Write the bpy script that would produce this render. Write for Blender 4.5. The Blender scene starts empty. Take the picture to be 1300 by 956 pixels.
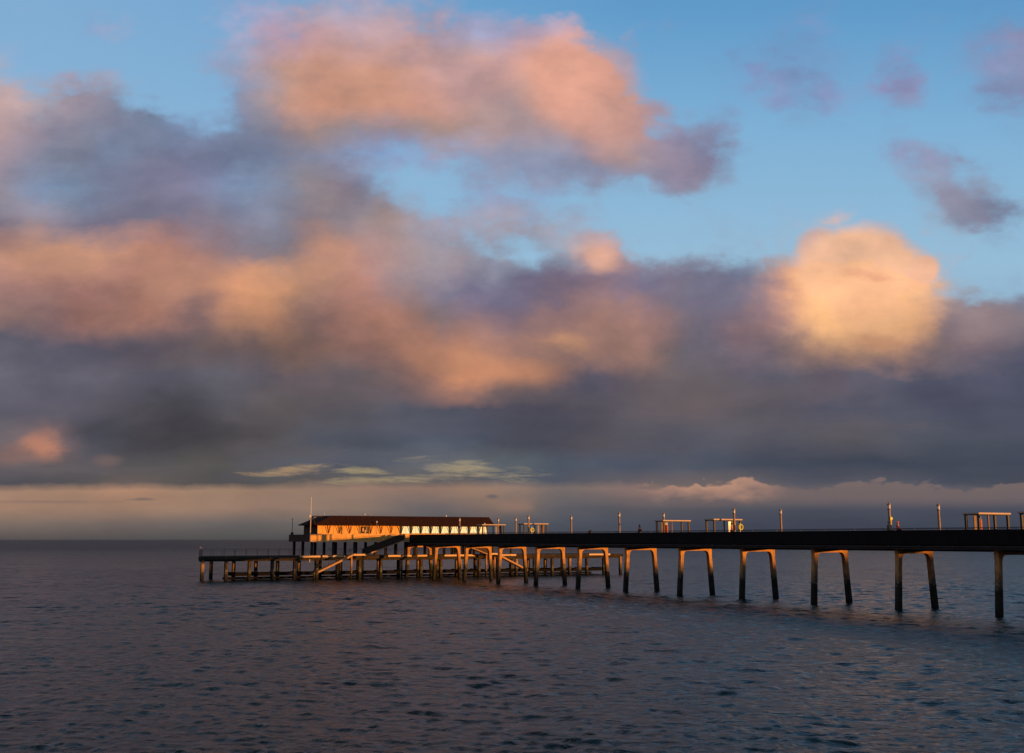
import bpy, math, random
import numpy as np
random.seed(7)
R = math.radians
scene = bpy.context.scene
COL = scene.collection

# ------------------------------------------------------------------ camera
F, CX, CY, EYE = 1500.0, 650.0, 433.5, 7.0
PITCH = math.atan((685 - 433.5) / F)
cd = bpy.data.cameras.new('camera'); cam = bpy.data.objects.new('camera', cd); COL.objects.link(cam)
cam.location = (0, 0, EYE); cam.rotation_euler = (math.pi / 2 + PITCH, 0, 0)
cd.sensor_width = 36; cd.sensor_fit = 'HORIZONTAL'; cd.lens = F / 1300 * 36
cd.shift_y = -(478 - CY) / 1300.0
cd.clip_start = 0.5; cd.clip_end = 120000
scene.camera = cam

# ------------------------------------------------------------------ sky
def lin(c):
    c = c / 255.0
    return c / 12.92 if c <= 0.04045 else ((c + 0.055) / 1.055) ** 2.4

XS = list(range(0, 1301, 50))
# rows of the sky from 25 degrees up down to the horizon: colour of the cloud (r g b every two degrees) and cloud cover 0-9
SKY = []
def row(y, cover, txt):
    v = [float(t) for t in txt.split()]
    cols = [tuple(v[i:i + 3]) for i in range(0, len(v), 3)]
    assert len(cols) == 27 and len(cover) == 27, (y, len(cols), len(cover))
    SKY.append((y, [int(c) / 9 for c in cover], cols))

row(-420, "888888777777777666665555566", " ".join(["80 84 88"] * 14 + ["76 86 98"] * 13))
row(-160, "777776666555555444443333344", " ".join(["90 98 106"] * 14 + ["86 98 114"] * 13))
row(0, "111112444553100000012211223", """140 170 210 150 170 205 145 165 205 150 170 205 140 165 205 140 165 205 145 165 205 150 165 200 155 165 195 160 162 190 165 165 190 165 165 192
 150 165 200 150 165 200 150 165 200 130 155 195 130 155 195 130 155 195 125 150 190 125 150 190 115 150 190 110 145 185 110 145 185 110 145 190 110 145 190 110 140 180 115 140 178""")
row(40, "112322577876788212013201246", """150 170 205 150 170 205 150 165 205 165 170 200 150 170 210 150 165 200 160 165 198 180 155 175 190 155 160 188 162 172 188 160 168 188 160 170
 165 165 195 165 158 185 190 158 168 205 160 158 180 155 175 150 155 185 130 145 185 125 145 185 122 145 188 125 145 190 130 145 185 130 145 185 130 145 185 120 140 180 130 135 170""")
row(80, "310013689999999940156425147", """190 170 175 170 165 185 165 165 190 160 165 190 150 165 200 150 160 190 158 155 175 192 153 142 205 152 132 206 154 135 205 154 136 196 154 145
 182 156 158 203 154 142 214 156 136 212 156 142 180 158 172 140 150 190 130 145 185 125 145 190 132 145 185 132 145 185 130 145 185 135 140 180 130 140 180 125 138 175 126 136 170""")
row(120, "968511799999999970126526136", """188 162 162 165 155 165 160 148 162 145 150 170 150 165 190 135 155 190 138 142 165 168 142 140 202 146 126 203 146 124 198 145 128 200 146 128
 186 150 142 176 150 148 205 150 132 210 154 140 188 154 156 150 150 180 130 145 185 130 145 185 132 148 190 132 148 190 135 145 185 138 140 178 135 142 180 130 140 178 126 138 172""")
row(160, "999884799999999994501112012", """165 143 148 142 135 152 130 130 150 128 132 155 122 136 162 130 150 185 128 138 164 130 125 140 150 130 130 150 134 138 150 134 142 160 136 132
 166 140 138 166 144 148 180 150 150 190 146 136 184 143 138 150 145 170 134 142 172 135 150 185 135 150 185 135 150 185 135 148 185 138 148 182 140 145 178 135 145 180 130 142 180""")
row(200, "999899999654777899710004510", """156 142 156 130 134 155 120 125 145 122 136 162 115 120 145 115 121 147 115 124 150 114 124 150 124 128 150 136 146 176 130 148 188 140 158 194
 142 146 172 144 150 174 150 150 172 150 140 155 160 141 145 144 134 154 125 130 158 130 140 170 140 155 185 140 155 185 140 155 185 135 148 182 136 142 172 130 142 172 130 145 180""")
row(240, "977898788842544426410001661", """150 144 156 132 146 174 126 144 170 120 130 155 120 120 145 120 125 155 132 150 180 130 140 164 140 132 140 136 130 148 142 158 188 150 175 205
 134 150 184 140 162 196 142 160 194 150 155 182 145 155 185 142 140 165 138 140 160 140 150 180 140 150 180 140 150 180 140 150 180 140 150 178 138 140 162 130 136 158 130 140 165""")
row(280, "989999888875565201222110373", """118 112 130 155 135 140 122 116 134 114 110 130 115 114 135 128 124 145 134 138 160 132 132 150 150 134 140 150 138 145 165 144 142 162 155 170
 152 154 174 160 150 162 155 158 175 160 160 180 155 165 190 150 165 190 150 165 190 150 168 195 165 165 180 215 160 135 230 162 132 180 155 165 142 145 165 122 126 150 120 128 155""")
row(320, "999999999998743842234542311", """172 130 120 190 140 120 195 145 120 190 140 120 180 130 115 150 120 120 135 118 125 140 125 130 190 140 120 170 135 130 165 140 140 152 142 150
 150 140 150 150 155 172 150 160 178 212 163 145 155 150 165 150 158 178 150 160 180 150 160 178 190 160 150 238 178 136 244 182 136 242 176 136 200 165 160 130 140 165 125 135 160""")
row(360, "999999999999998999899999432", """165 125 120 170 125 115 165 120 112 165 120 110 180 130 112 182 132 112 205 145 112 200 145 110 172 130 112 178 130 118 150 130 135 128 120 136
 116 112 136 116 112 135 124 112 132 142 122 138 126 118 140 120 115 135 112 115 138 112 112 132 200 150 126 248 190 138 245 187 136 248 188 136 190 160 150 152 150 165 130 140 165""")
row(400, "999999999999999999999999999", """150 118 112 132 106 106 150 110 102 150 110 100 155 112 100 122 98 98 158 118 100 165 120 98 132 104 100 158 115 106 170 122 108 132 112 112
 138 112 116 122 106 120 142 112 112 165 125 115 160 122 118 136 112 114 116 108 122 140 115 120 180 138 124 248 188 132 250 190 132 242 180 130 150 126 124 150 130 132 118 112 122""")
row(440, "999999999999999999999999999", """95 92 105 90 88 102 88 85 98 92 86 95 100 88 92 105 90 90 105 90 92 125 100 92 130 102 92 140 105 98 150 110 98 162 118 108
 170 124 106 152 116 108 174 130 112 160 122 110 150 115 106 112 100 104 108 102 115 120 105 115 128 110 114 166 130 114 176 136 115 178 136 118 132 112 112 122 106 114 105 100 114""")
row(480, "999999999999999999999999999", """105.0 101.9 115.5 99.8 96.6 110.2 96.6 94.5 108.2 92.4 90.3 102.9 89.2 87.2 99.8 96.6 94.5 105.0 94.5 92.4 102.9 92.4 86.1 94.5 105.0 92.4 96.6 100.8 90.3 94.5 131.2 102.9 98.7 168.0 120.8 102.9 197.4 136.5 105.0 147.0 113.4 102.9 100.8 92.4 102.9 94.5 89.2 102.9 99.8 90.3 96.6 99.8 92.4 96.6 96.6 90.3 96.6 96.6 92.4 105.0 94.5 92.4 105.0 100.8 92.4 102.9 100.8 94.5 107.1 89.2 89.2 105.0 79.8 81.9 99.8 81.9 84.0 102.9 84.0 86.1 105.0""")
row(520, "999999999999999999999999999", """92.7 91.6 103.6 89.4 88.3 100.3 81.8 80.7 92.7 78.5 76.3 85.0 78.5 76.3 82.8 78.5 76.3 82.8 87.2 83.9 91.6 92.7 87.2 89.4 87.2 82.8 89.4 87.2 83.9 91.6 91.6 91.6 102.5 83.9 86.1 99.2 78.5 78.5 92.7 78.5 76.3 89.4 81.8 79.6 91.6 81.8 78.5 89.4 92.7 87.2 95.9 100.3 91.6 95.9 98.1 89.4 93.7 92.7 87.2 93.7 89.4 85.0 95.9 81.8 82.8 98.1 81.8 82.8 98.1 78.5 80.7 95.9 70.9 74.1 91.6 70.9 74.1 91.6 74.1 78.5 95.9""")
row(560, "999999999999999999999999999", """114.5 104.6 109.0 128.6 106.8 106.8 85.0 82.8 92.7 74.1 73.0 81.8 71.9 69.8 74.1 74.1 71.9 74.1 85.0 80.7 82.8 91.6 88.3 91.6 81.8 85.0 95.9 76.3 80.7 91.6 78.5 83.9 97.0 85.0 91.6 105.7 76.3 82.8 98.1 74.1 76.3 87.2 78.5 78.5 89.4 85.0 81.8 89.4 85.0 85.0 95.9 81.8 85.0 98.1 85.0 87.2 100.3 85.0 85.0 95.9 85.0 85.0 95.9 87.2 85.0 91.6 89.4 87.2 93.7 85.0 87.2 98.1 78.5 82.8 95.9 76.3 80.7 93.7 76.3 80.7 95.9""")
row(590, "999999999999999999999999999", """99.8 94.5 99.8 96.6 89.2 92.4 89.2 86.1 92.4 89.2 86.1 88.2 89.2 86.1 88.2 92.4 88.2 86.1 89.2 86.1 88.2 89.2 90.3 96.6 89.2 92.4 102.9 76.7 83.0 96.6 88.2 92.4 102.9 100.8 102.9 109.2 98.7 102.9 107.1 92.4 98.7 105.0 81.9 90.3 102.9 81.9 88.2 102.9 77.7 84.0 99.8 81.9 86.1 98.7 73.5 79.8 94.5 67.2 73.5 88.2 68.2 73.5 88.2 68.2 73.5 88.2 65.1 71.4 86.1 65.1 71.4 86.1 65.1 71.4 86.1 65.1 71.4 86.1 65.1 71.4 86.1""")
row(612, "999999999999999999999999999", """82 80 86 80 78 84 86 82 84 100 90 88 95 88 86 86 82 82 82 80 82 88 86 86 88 84 86 96 92 92 100 96 94 96 94 96
 94 92 96 88 92 100 86 90 102 90 90 98 98 92 98 105 96 98 108 98 98 96 92 98 84 85 96 82 83 94 84 85 95 82 84 94 74 78 92 74 78 90 72 75 88""")
row(622, "999999999999999999999999999", """163 130 111 158 127 106 165 130 108 174 134 110 166 130 108 160 130 108 155 126 106 151 123 105 146 121 105 146 119 105 146 119 105 146 119 105
 150 122 105 144 120 108 122 110 106 126 110 105 128 108 104 130 110 104 130 108 102 115 102 100 108 99 100 106 98 102 104 97 102 100 96 102 97 94 100 94 91 98 88 88 98""")
row(645, "999999999999999999999999999", """160 128 108 158 126 107 157 126 107 156 125 106 155 125 106 152 123 106 148 121 105 144 119 105 140 118 105 130 112 102 115 105 103 106 99 100
 126 108 100 116 103 98 98 94 98 88 88 95 88 86 92 88 86 93 84 84 92 78 81 91 76 79 90 75 78 90 75 78 90 74 77 90 73 76 90 72 76 90 72 76 90""")
row(665, "999999999999999999999999999", """120 105 98 119 105 98 116 103 97 112 100 96 108 98 95 104 97 95 101 96 95 100 95 93 98 94 92 95 90 92 92 89 92 90 88 92
 88 87 93 85 86 94 78 82 92 75 79 90 73 77 89 70 74 87 68 72 85 67 71 85 67 71 85 66 70 84 66 70 84 65 70 84 65 70 84 65 70 84 65 70 84""")
row(684, "999999999999999999999999999", """86 81 80 85 80 80 84 80 80 83 80 80 82 80 80 82 80 80 81 80 80 80 79 80 80 78 80 78 76 80 76 75 80 74 73 79
 72 72 79 69 71 80 67 70 80 66 69 80 65 69 80 64 68 80 64 68 79 63 67 79 63 67 79 62 66 78 62 66 78 61 65 78 61 65 78 60 64 78 60 64 78""")


wd = bpy.data.worlds.new('World'); scene.world = wd; wd.use_nodes = True
nt = wd.node_tree; nt.nodes.clear()
class G:
    def __init__(s, tree): s.t = tree
    def n(s, kind, **kw):
        nd = s.t.nodes.new(kind)
        for k, v in kw.items(): setattr(nd, k, v)
        return nd
    def put(s, sock, v):
        if isinstance(v, bpy.types.NodeSocket): s.t.links.new(v, sock)
        elif isinstance(v, (tuple, list)):
            if len(sock.default_value) == 4 and len(v) == 3: v = tuple(v) + (1,)
            sock.default_value = v
        else: sock.default_value = v
    def m(s, op, a, b=None, c=None, clamp=False):
        nd = s.n('ShaderNodeMath', operation=op, use_clamp=clamp)
        s.put(nd.inputs[0], a)
        if b is not None: s.put(nd.inputs[1], b)
        if c is not None: s.put(nd.inputs[2], c)
        return nd.outputs[0]
    def rng(s, v, a, b, c=0.0, d=1.0, kind='LINEAR'):
        nd = s.n('ShaderNodeMapRange', interpolation_type=kind)
        for i, x in enumerate((v, a, b, c, d)): s.put(nd.inputs[i], x)
        return nd.outputs[0]
    def mix(s, f, a, b, blend='MIX'):
        nd = s.n('ShaderNodeMix', data_type='RGBA', blend_type=blend)
        s.put(nd.inputs[0], f); s.put(nd.inputs[6], a); s.put(nd.inputs[7], b)
        return nd.outputs[2]
    def mixf(s, f, a, b):
        nd = s.n('ShaderNodeMix', data_type='FLOAT')
        s.put(nd.inputs[0], f); s.put(nd.inputs[2], a); s.put(nd.inputs[3], b)
        return nd.outputs[0]
    def comb(s, x, y, z=0.0):
        nd = s.n('ShaderNodeCombineXYZ')
        for i, v in enumerate((x, y, z)): s.put(nd.inputs[i], v)
        return nd.outputs[0]
    def sep(s, v):
        nd = s.n('ShaderNodeSeparateXYZ'); s.put(nd.inputs[0], v); return nd.outputs
    def noise(s, vec, scale, detail=4, rough=0.55, dist=0.0, col=False, lac=2.0, flat=False):
        nd = s.n('ShaderNodeTexNoise')
        if flat: nd.noise_dimensions = '2D'
        if vec is not None: s.put(nd.inputs['Vector'], vec)
        nd.inputs['Scale'].default_value = scale; nd.inputs['Detail'].default_value = detail
        nd.inputs['Roughness'].default_value = rough; nd.inputs['Distortion'].default_value = dist
        nd.inputs['Lacunarity'].default_value = lac
        return nd.outputs['Color' if col else 'Fac']
    def ramp(s, f, stops, interp='LINEAR'):
        nd = s.n('ShaderNodeValToRGB'); cr = nd.color_ramp; cr.interpolation = interp
        while len(cr.elements) < len(stops): cr.elements.new(0.5)
        for e, (p, c) in zip(cr.elements, stops): e.position = p; e.color = c if len(c) == 4 else tuple(c) + (1,)
        s.put(nd.inputs[0], f)
        return nd.outputs
g = G(nt)
def px_st(x, y):            # direction of a point of the sky, as slopes along and up
    a = (x - CX) / F; b = -(y - CY) / F; c, s = math.cos(PITCH), math.sin(PITCH)
    return a / (c - b * s), (s + b * c) / (c - b * s)

SUN_AZ_DIR = None
tc = g.n('ShaderNodeTexCoord').outputs['Generated']
dx, dy, dz = g.sep(tc)
theta = g.m('ARCTAN2', dx, dy)
thc = g.m('MINIMUM', g.m('MAXIMUM', theta, -0.47), 0.47)
hyp = g.m('SQRT', g.m('ADD', g.m('MULTIPLY', dx, dx), g.m('MULTIPLY', dy, dy)))
S0 = g.m('TANGENT', thc)
T0 = g.m('MINIMUM', g.m('DIVIDE', g.m('DIVIDE', dz, g.m('MAXIMUM', hyp, 0.05)), g.m('COSINE', thc)), 2.0)
near_h = g.rng(T0, 0.03, 0.16)                       # 0 at the horizon, 1 well above it
stretch = g.m('ADD', 1.35, g.m('MULTIPLY', g.m('SUBTRACT', 1.0, near_h), 2.2))
_noise = g.noise
def n2(*a, **k): return _noise(*a, flat=True, **k)
g.noise = n2
NV = g.comb(theta, g.m('MULTIPLY', T0, 1.5), 0.0)
NH = g.comb(g.m('ADD', theta, 3.0), g.m('MULTIPLY', T0, 3.6), 3.0)
def both(scale, detail, rough, dist=0.0, col=False):
    a = g.noise(NV, scale, detail, rough, dist, col); b = g.noise(NH, scale, detail, rough, dist, col)
    return g.mix(near_h, b, a) if col else g.mixf(near_h, b, a)
wc = g.sep(both(7.0, 4, 0.5, 0.0, True))
wf = g.sep(g.noise(NV, 24.0, 5, 0.6, 0.0, True))
WARP = 0.05
wx = g.m('ADD', g.m('MULTIPLY', g.m('SUBTRACT', wc[0], 0.5), WARP), g.m('MULTIPLY', g.m('SUBTRACT', wf[0], 0.5), 0.032))
wy = g.m('ADD', g.m('MULTIPLY', g.m('SUBTRACT', wc[1], 0.5), WARP * 0.8), g.m('MULTIPLY', g.m('SUBTRACT', wf[1], 0.5), 0.028))
wy = g.m('MULTIPLY', wy, g.rng(T0, 0.02, 0.15, 0.06, 1.0))
S = g.m('ADD', S0, wx)
T = g.m('ADD', T0, wy)
S01 = g.m('ADD', S, 0.5)
colr = cov = None
prev_t = None
for (y, cv, cc) in SKY:
    stops = []
    for x, c, k in zip(XS, cc, cv):
        s_, t_ = px_st(x, y)
        stops.append((s_ + 0.5, (lin(c[0]), lin(c[1]), lin(c[2]), k)))
    o = g.ramp(S01, stops, 'CARDINAL')
    t_ = px_st(650, y)[1]
    if colr is None: colr, cov = o[0], o[1]
    else:
        f = g.rng(T, prev_t, t_)
        colr = g.mix(f, colr, o[0]); cov = g.mixf(f, cov, o[1])
    prev_t = t_
# texture of the clouds
def puff(vec, scale, detail=3.0, rough=0.5):
    nd = g.n('ShaderNodeTexVoronoi', feature='SMOOTH_F1', normalize=True, voronoi_dimensions='2D')
    wv = g.n('ShaderNodeVectorMath', operation='ADD'); g.put(wv.inputs[0], vec)
    ws = g.n('ShaderNodeVectorMath', operation='SCALE'); g.put(ws.inputs[0], g.noise(vec, scale * 1.3, 3, 0.6, 0.0, True)); ws.inputs['Scale'].default_value = 0.55 / scale
    g.put(wv.inputs[1], ws.outputs[0])
    g.put(nd.inputs['Vector'], wv.outputs[0]); nd.inputs['Scale'].default_value = scale
    nd.inputs['Detail'].default_value = detail; nd.inputs['Roughness'].default_value = rough; nd.inputs['Smoothness'].default_value = 0.35
    return g.m('SUBTRACT', 1.0, g.m('MULTIPLY', nd.outputs['Distance'], 1.6))
pf = puff(NV, 15.0, 2.0)
n3 = g.mixf(0.42, both(15.0, 7, 0.58, 0.0), pf)
n4 = both(10.0, 6, 0.56, 0.0)
n5 = g.noise(NV, 45.0, 5, 0.55, 0.0)
dd = g.m('MULTIPLY', g.m('MULTIPLY', cov, g.m('SUBTRACT', 1.0, cov)), 4.0)
dn = g.m('ADD', g.m('MULTIPLY', g.m('SUBTRACT', n3, 0.5), 1.3), g.m('MULTIPLY', g.m('SUBTRACT', n5, 0.5), 0.5))
alpha = g.rng(g.m('ADD', cov, g.m('MULTIPLY', dn, dd)), 0.14, 0.80, 0.0, 1.0, 'SMOOTHSTEP')
tex = g.m('ADD', g.m('MULTIPLY', g.m('SUBTRACT', n4, 0.5), 0.95), g.m('MULTIPLY', g.m('SUBTRACT', n3, 0.5), 0.55))
tex = g.m('MULTIPLY', tex, g.rng(T0, 0.05, 0.12, 0.45, 1.0))
shade = g.comb(g.m('ADD', 1.0, g.m('MULTIPLY', tex, 1.0)), g.m('ADD', 1.0, g.m('MULTIPLY', tex, 0.86)), g.m('ADD', 1.0, g.m('MULTIPLY', tex, 0.7)))
n6 = g.noise(g.comb(theta, g.m('MULTIPLY', T0, 7.0), 1.0), 26.0, 7, 0.65, 0.3)
COVER = [alpha]
def blob(cur, x, y, rx, ry, rgb, soft=0.5, amt=1.0, nz=0.9, ang=0.0, sc='n3', cover=1.0, warp=1.0):
    s_, t_ = px_st(x, y)
    u = g.m('SUBTRACT', S if warp == 1.0 else g.mixf(warp, S0, S), s_); v = g.m('SUBTRACT', g.mixf(0.5 * warp, T0, T), t_)
    if ang:
        ca, sa = math.cos(R(ang)), math.sin(R(ang))
        u, v = (g.m('ADD', g.m('MULTIPLY', u, ca), g.m('MULTIPLY', v, sa)), g.m('SUBTRACT', g.m('MULTIPLY', v, ca), g.m('MULTIPLY', u, sa)))
    u = g.m('MULTIPLY', u, F / rx); v = g.m('MULTIPLY', v, F / ry)
    r = g.m('SQRT', g.m('ADD', g.m('MULTIPLY', u, u), g.m('MULTIPLY', v, v)))
    src = {'pf': pf, 'n6': n6, 'n3': n3, 'n5': n5, 'n4': n4}[sc]
    r = g.m('ADD', r, g.m('MULTIPLY', g.m('SUBTRACT', src, 0.5), nz * 2))
    f = g.rng(r, 1.0 + soft / 2, 1.0 - soft, 0.0, amt, 'SMOOTHSTEP')
    if cover is not None: COVER[0] = g.m('MAXIMUM', COVER[0], g.m('MULTIPLY', f, cover))
    return g.mix(f, cur, tuple(lin(c) for c in rgb))
colr = blob(colr, 600, 95, 90, 48, (192, 152, 150), 0.8, 0.75, 0.4, 0, 'pf')
colr = blob(colr, 736, 108, 82, 68, (212, 156, 138), 0.45, 0.85, 0.22, -12, 'pf', warp=0.25)
colr = blob(colr, 782, 168, 52, 46, (190, 147, 138), 0.8, 0.7, 0.4, 0, 'pf')
colr = blob(colr, 862, 212, 62, 26, (143, 132, 152), 0.7, 0.7, 0.5, -12, 'pf')
colr = blob(colr, 440, 112, 110, 44, (204, 152, 130), 0.9, 0.6, 0.4, 0, 'pf')
colr = blob(colr, 1040, 322, 32, 38, (196, 160, 152), 0.4, 0.9, 0.2, 0, 'pf', warp=0.2)
colr = blob(colr, 1094, 350, 84, 66, (247, 188, 146), 0.30, 0.92, 0.26, 0, 'pf', warp=0.2)
colr = blob(colr, 1170, 343, 24, 22, (246, 184, 146), 0.35, 0.92, 0.15, 0, 'pf', warp=0.2)
colr = blob(colr, 1100, 396, 78, 46, (246, 184, 136), 1.1, 0.7, 0.4, 0, 'pf')
colr = blob(colr, 90, 338, 100, 26, (200, 148, 122), 0.8, 0.6, 0.6, -3, 'pf')
colr = blob(colr, 225, 356, 70, 32, (186, 136, 116), 0.8, 0.6, 0.6, 0, 'pf')
colr = blob(colr, 335, 352, 70, 28, (208, 150, 116), 0.8, 0.7, 0.6, 6, 'pf')
colr = blob(colr, 410, 326, 44, 26, (198, 148, 128), 0.8, 0.6, 0.6, 0, 'pf')
colr = blob(colr, 470, 408, 70, 30, (178, 128, 110), 0.9, 0.6, 0.6, -14, 'pf')
colr = blob(colr, 590, 462, 90, 26, (190, 134, 104), 0.9, 0.6, 0.6, -10, 'pf')
colr = blob(colr, 770, 420, 80, 40, (168, 128, 116), 0.9, 0.6, 0.6, 0, 'pf')
colr = blob(colr, 640, 375, 60, 24, (112, 108, 134), 0.9, 0.6, 0.6, 0, 'pf')
colr = blob(colr, 925, 372, 70, 38, (120, 114, 134), 0.7, 0.7, 0.5, 0, 'pf')
colr = blob(colr, 1262, 412, 60, 30, (136, 120, 126), 0.7, 0.7, 0.5, 0, 'pf')
colr = blob(colr, 170, 225, 80, 34, (112, 112, 138), 0.9, 0.5, 0.6, -20, 'pf')
colr = blob(colr, 120, 448, 120, 26, (84, 82, 98), 0.9, 0.5, 0.7, 8, 'pf')
colr = blob(colr, 250, 545, 150, 26, (64, 62, 68), 0.9, 0.5, 0.8, 0, 'pf')
colr = blob(colr, 380, 520, 70, 24, (92, 86, 88), 0.8, 0.5, 0.8, 0, 'pf')
colr = blob(colr, 820, 560, 120, 14, (88, 84, 92), 0.9, 0.5, 1.0, 0, 'n6')
colr = blob(colr, 480, 580, 120, 10, (94, 98, 108), 0.9, 0.5, 1.2, 0, 'n6')
colr = blob(colr, 1090, 545, 110, 8, (92, 88, 96), 0.9, 0.5, 1.2, 0, 'n6')
colr = blob(colr, 90, 596, 90, 8, (102, 96, 98), 0.9, 0.5, 1.2, 0, 'n6')
colr = blob(colr, 605, 594, 58, 7, (166, 150, 122), 1.2, 0.75, 2.1, -6, 'n6')
colr = blob(colr, 625, 603, 42, 5, (158, 142, 116), 1.2, 0.75, 2.1, -8, 'n6')
colr = blob(colr, 545, 607, 60, 4, (158, 142, 116), 1.2, 0.75, 2.1, 0, 'n6')
colr = blob(colr, 470, 600, 35, 3.5, (165, 150, 115), 1.2, 0.75, 2.1, 0, 'n6')
colr = blob(colr, 478, 611, 55, 3, (158, 140, 110), 1.2, 0.75, 2.1, 0, 'n6')
colr = blob(colr, 365, 600, 36, 4.5, (180, 148, 112), 1.2, 0.75, 2.1, 0, 'n6')
colr = blob(colr, 400, 593, 26, 3.0, (165, 140, 110), 1.2, 0.75, 2.1, 0, 'n6')
colr = blob(colr, 42, 569, 24, 18, (190, 130, 106), 0.9, 0.9, 0.5)
colr = blob(colr, 12, 578, 30, 14, (135, 106, 100), 0.9, 0.8, 0.5)
colr = blob(colr, 125, 585, 22, 8, (120, 100, 98), 0.9, 0.7, 0.6)
colr = blob(colr, 757, 331, 24, 19, (222, 170, 148), 0.7, 0.9, 0.3, 0, 'pf', warp=0.3)
colr = blob(colr, 705, 432, 24, 12, (205, 150, 112), 1.0, 0.6, 0.6)
colr = blob(colr, 650, 474, 60, 20, (196, 136, 104), 1.0, 0.7, 0.6)
colr = blob(colr, 1100, 350, 34, 5, (225, 160, 128), 1.0, 0.7, 0.8)
colr = blob(colr, 1120, 434, 36, 10, (215, 155, 118), 1.0, 0.7, 0.7)
colr = blob(colr, 640, 642, 26, 9, (150, 118, 104), 0.8, 0.6, 0.5)
colr = blob(colr, 628, 631, 12, 3, (98, 92, 96), 0.8, 0.8, 0.6)
colr = blob(colr, 175, 634, 22, 2.2, (120, 104, 98), 0.8, 0.8, 0.6)
colr = blob(colr, 60, 637, 90, 2.5, (140, 114, 104), 0.8, 0.7, 0.8)
colr = blob(colr, 690, 505, 130, 16, (100, 92, 98), 1.0, 0.55, 1.2, -4, 'pf')
colr = blob(colr, 560, 540, 80, 18, (92, 90, 102), 1.0, 0.5, 1.0, 0, 'pf')
colr = blob(colr, 1000, 500, 90, 18, (108, 98, 106), 1.0, 0.5, 1.0, 0, 'pf')
colr = blob(colr, 60, 520, 110, 16, (98, 94, 106), 1.0, 0.5, 1.0, 0, 'pf')
colr = blob(colr, 340, 575, 90, 12, (98, 92, 96), 1.0, 0.5, 1.2, 0, 'pf')
colr = blob(colr, 1015, 100, 80, 55, (128, 150, 192), 1.2, 0.7, 1.8, 0, 'n3', cover=0.5)
colr = blob(colr, 1275, 90, 50, 70, (126, 140, 178), 1.2, 0.7, 1.6, 0, 'n3', cover=0.55)
colr = blob(colr, 1212, 246, 78, 24, (142, 140, 162), 0.9, 0.7, 1.3, -42, 'n3', cover=0.75)
colr = blob(colr, 900, 205, 40, 34, (136, 130, 156), 0.9, 0.7, 1.0, 40, 'n3', cover=0.85)
colr = blob(colr, 700, 215, 150, 22, (140, 150, 178), 1.2, 0.6, 1.4, 0, 'n3', cover=0.6)

alpha = COVER[0]
cloud = g.mix(1.0, colr, shade, 'MULTIPLY')
# clear sky
SUN_EL = 2.5
HEAD = math.atan2(0.4900315, 0.8717047)             # heading of the pier's cross direction
PHI = R(40)
A = (-math.sin(HEAD), math.cos(HEAD)); B = (math.cos(HEAD), math.sin(HEAD))
SD = (-A[0] * math.cos(PHI) + B[0] * math.sin(PHI), -A[1] * math.cos(PHI) + B[1] * math.sin(PHI))
sky = g.n('ShaderNodeTexSky', sky_type='NISHITA'); sky.sun_disc = False
sky.sun_elevation = R(SUN_EL); sky.sun_rotation = math.atan2(SD[0], SD[1])
clear = g.ramp(g.m('MULTIPLY', T0, 1.0), [(0.0, (lin(120), lin(140), lin(165))), (0.14, (lin(150), lin(180), lin(205))),
        (0.24, (lin(156), lin(197), lin(226))), (0.36, (lin(132), lin(184), lin(224))), (0.47, (lin(100), lin(162), lin(212))),
        (0.75, (lin(60), lin(110), lin(175))), (1.0, (lin(45), lin(85), lin(145)))])[0]
clear = g.mix(g.rng(theta, -0.40, 0.12, 0.62, 0.0), clear, (lin(150), lin(190), lin(226)))
nish = g.mix(1.0, sky.outputs[0], (0.1, 0.1, 0.1), 'MULTIPLY')
clear = g.mix(0.12, clear, nish)
base = g.mix(alpha, clear, cloud)
# low bank of small cumulus along the horizon on the right
NL = g.comb(g.m('ADD', theta, 7.0), g.m('MULTIPLY', T0, 1.9), 7.0)
pl = puff(NL, 34.0, 2.0, 0.5)
line = g.m('ADD', px_st(650, 616)[1], g.m('MULTIPLY', g.m('ADD', g.m('SUBTRACT', pl, 0.5), g.m('MULTIPLY', g.m('SUBTRACT', both(9.0, 3, 0.5), 0.5), 1.2)), 0.016))
up = g.rng(g.m('SUBTRACT', T0, line), 0.0022, -0.0012, 0.0, 1.0, 'SMOOTHSTEP')
dn_ = g.rng(T0, px_st(650, 650)[1], px_st(650, 630)[1], 0.0, 1.0, 'SMOOTHSTEP')
xs_ = g.rng(S0, px_st(760, 620)[0], px_st(830, 620)[0], 0.0, 1.0, 'SMOOTHSTEP')
f_ = g.m('MULTIPLY', g.m('MULTIPLY', up, dn_), g.m('MULTIPLY', xs_, 0.9))
bright = g.m('MULTIPLY', g.rng(S0, px_st(790, 620)[0], px_st(900, 620)[0], 0.2, 1.0, 'SMOOTHSTEP'), g.rng(S0, px_st(940, 620)[0], px_st(1010, 620)[0], 1.0, 0.0, 'SMOOTHSTEP'))
topness = g.rng(g.m('SUBTRACT', line, T0), 0.016, 0.0)
bc = g.mix(g.m('MULTIPLY', bright, topness), (lin(110), lin(98), lin(100)), (lin(196), lin(148), lin(124)))
bc = g.mix(g.m('MULTIPLY', g.m('MULTIPLY', topness, pl), 0.35), bc, (lin(150), lin(124), lin(114)))
base = g.mix(f_, base, bc)
final = g.mix(g.rng(dz, -0.004, -0.03), base, (0.02, 0.022, 0.026))
final = g.mix(1.0, final, (10, 10, 10), 'MULTIPLY')
bg = g.n('ShaderNodeBackground'); bg.inputs[1].default_value = 0.1
g.put(bg.inputs[0], final)
wo = g.n('ShaderNodeOutputWorld'); nt.links.new(bg.outputs[0], wo.inputs[0])
wd.cycles.sampling_method = 'MANUAL'; wd.cycles.sample_map_resolution = 512

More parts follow.
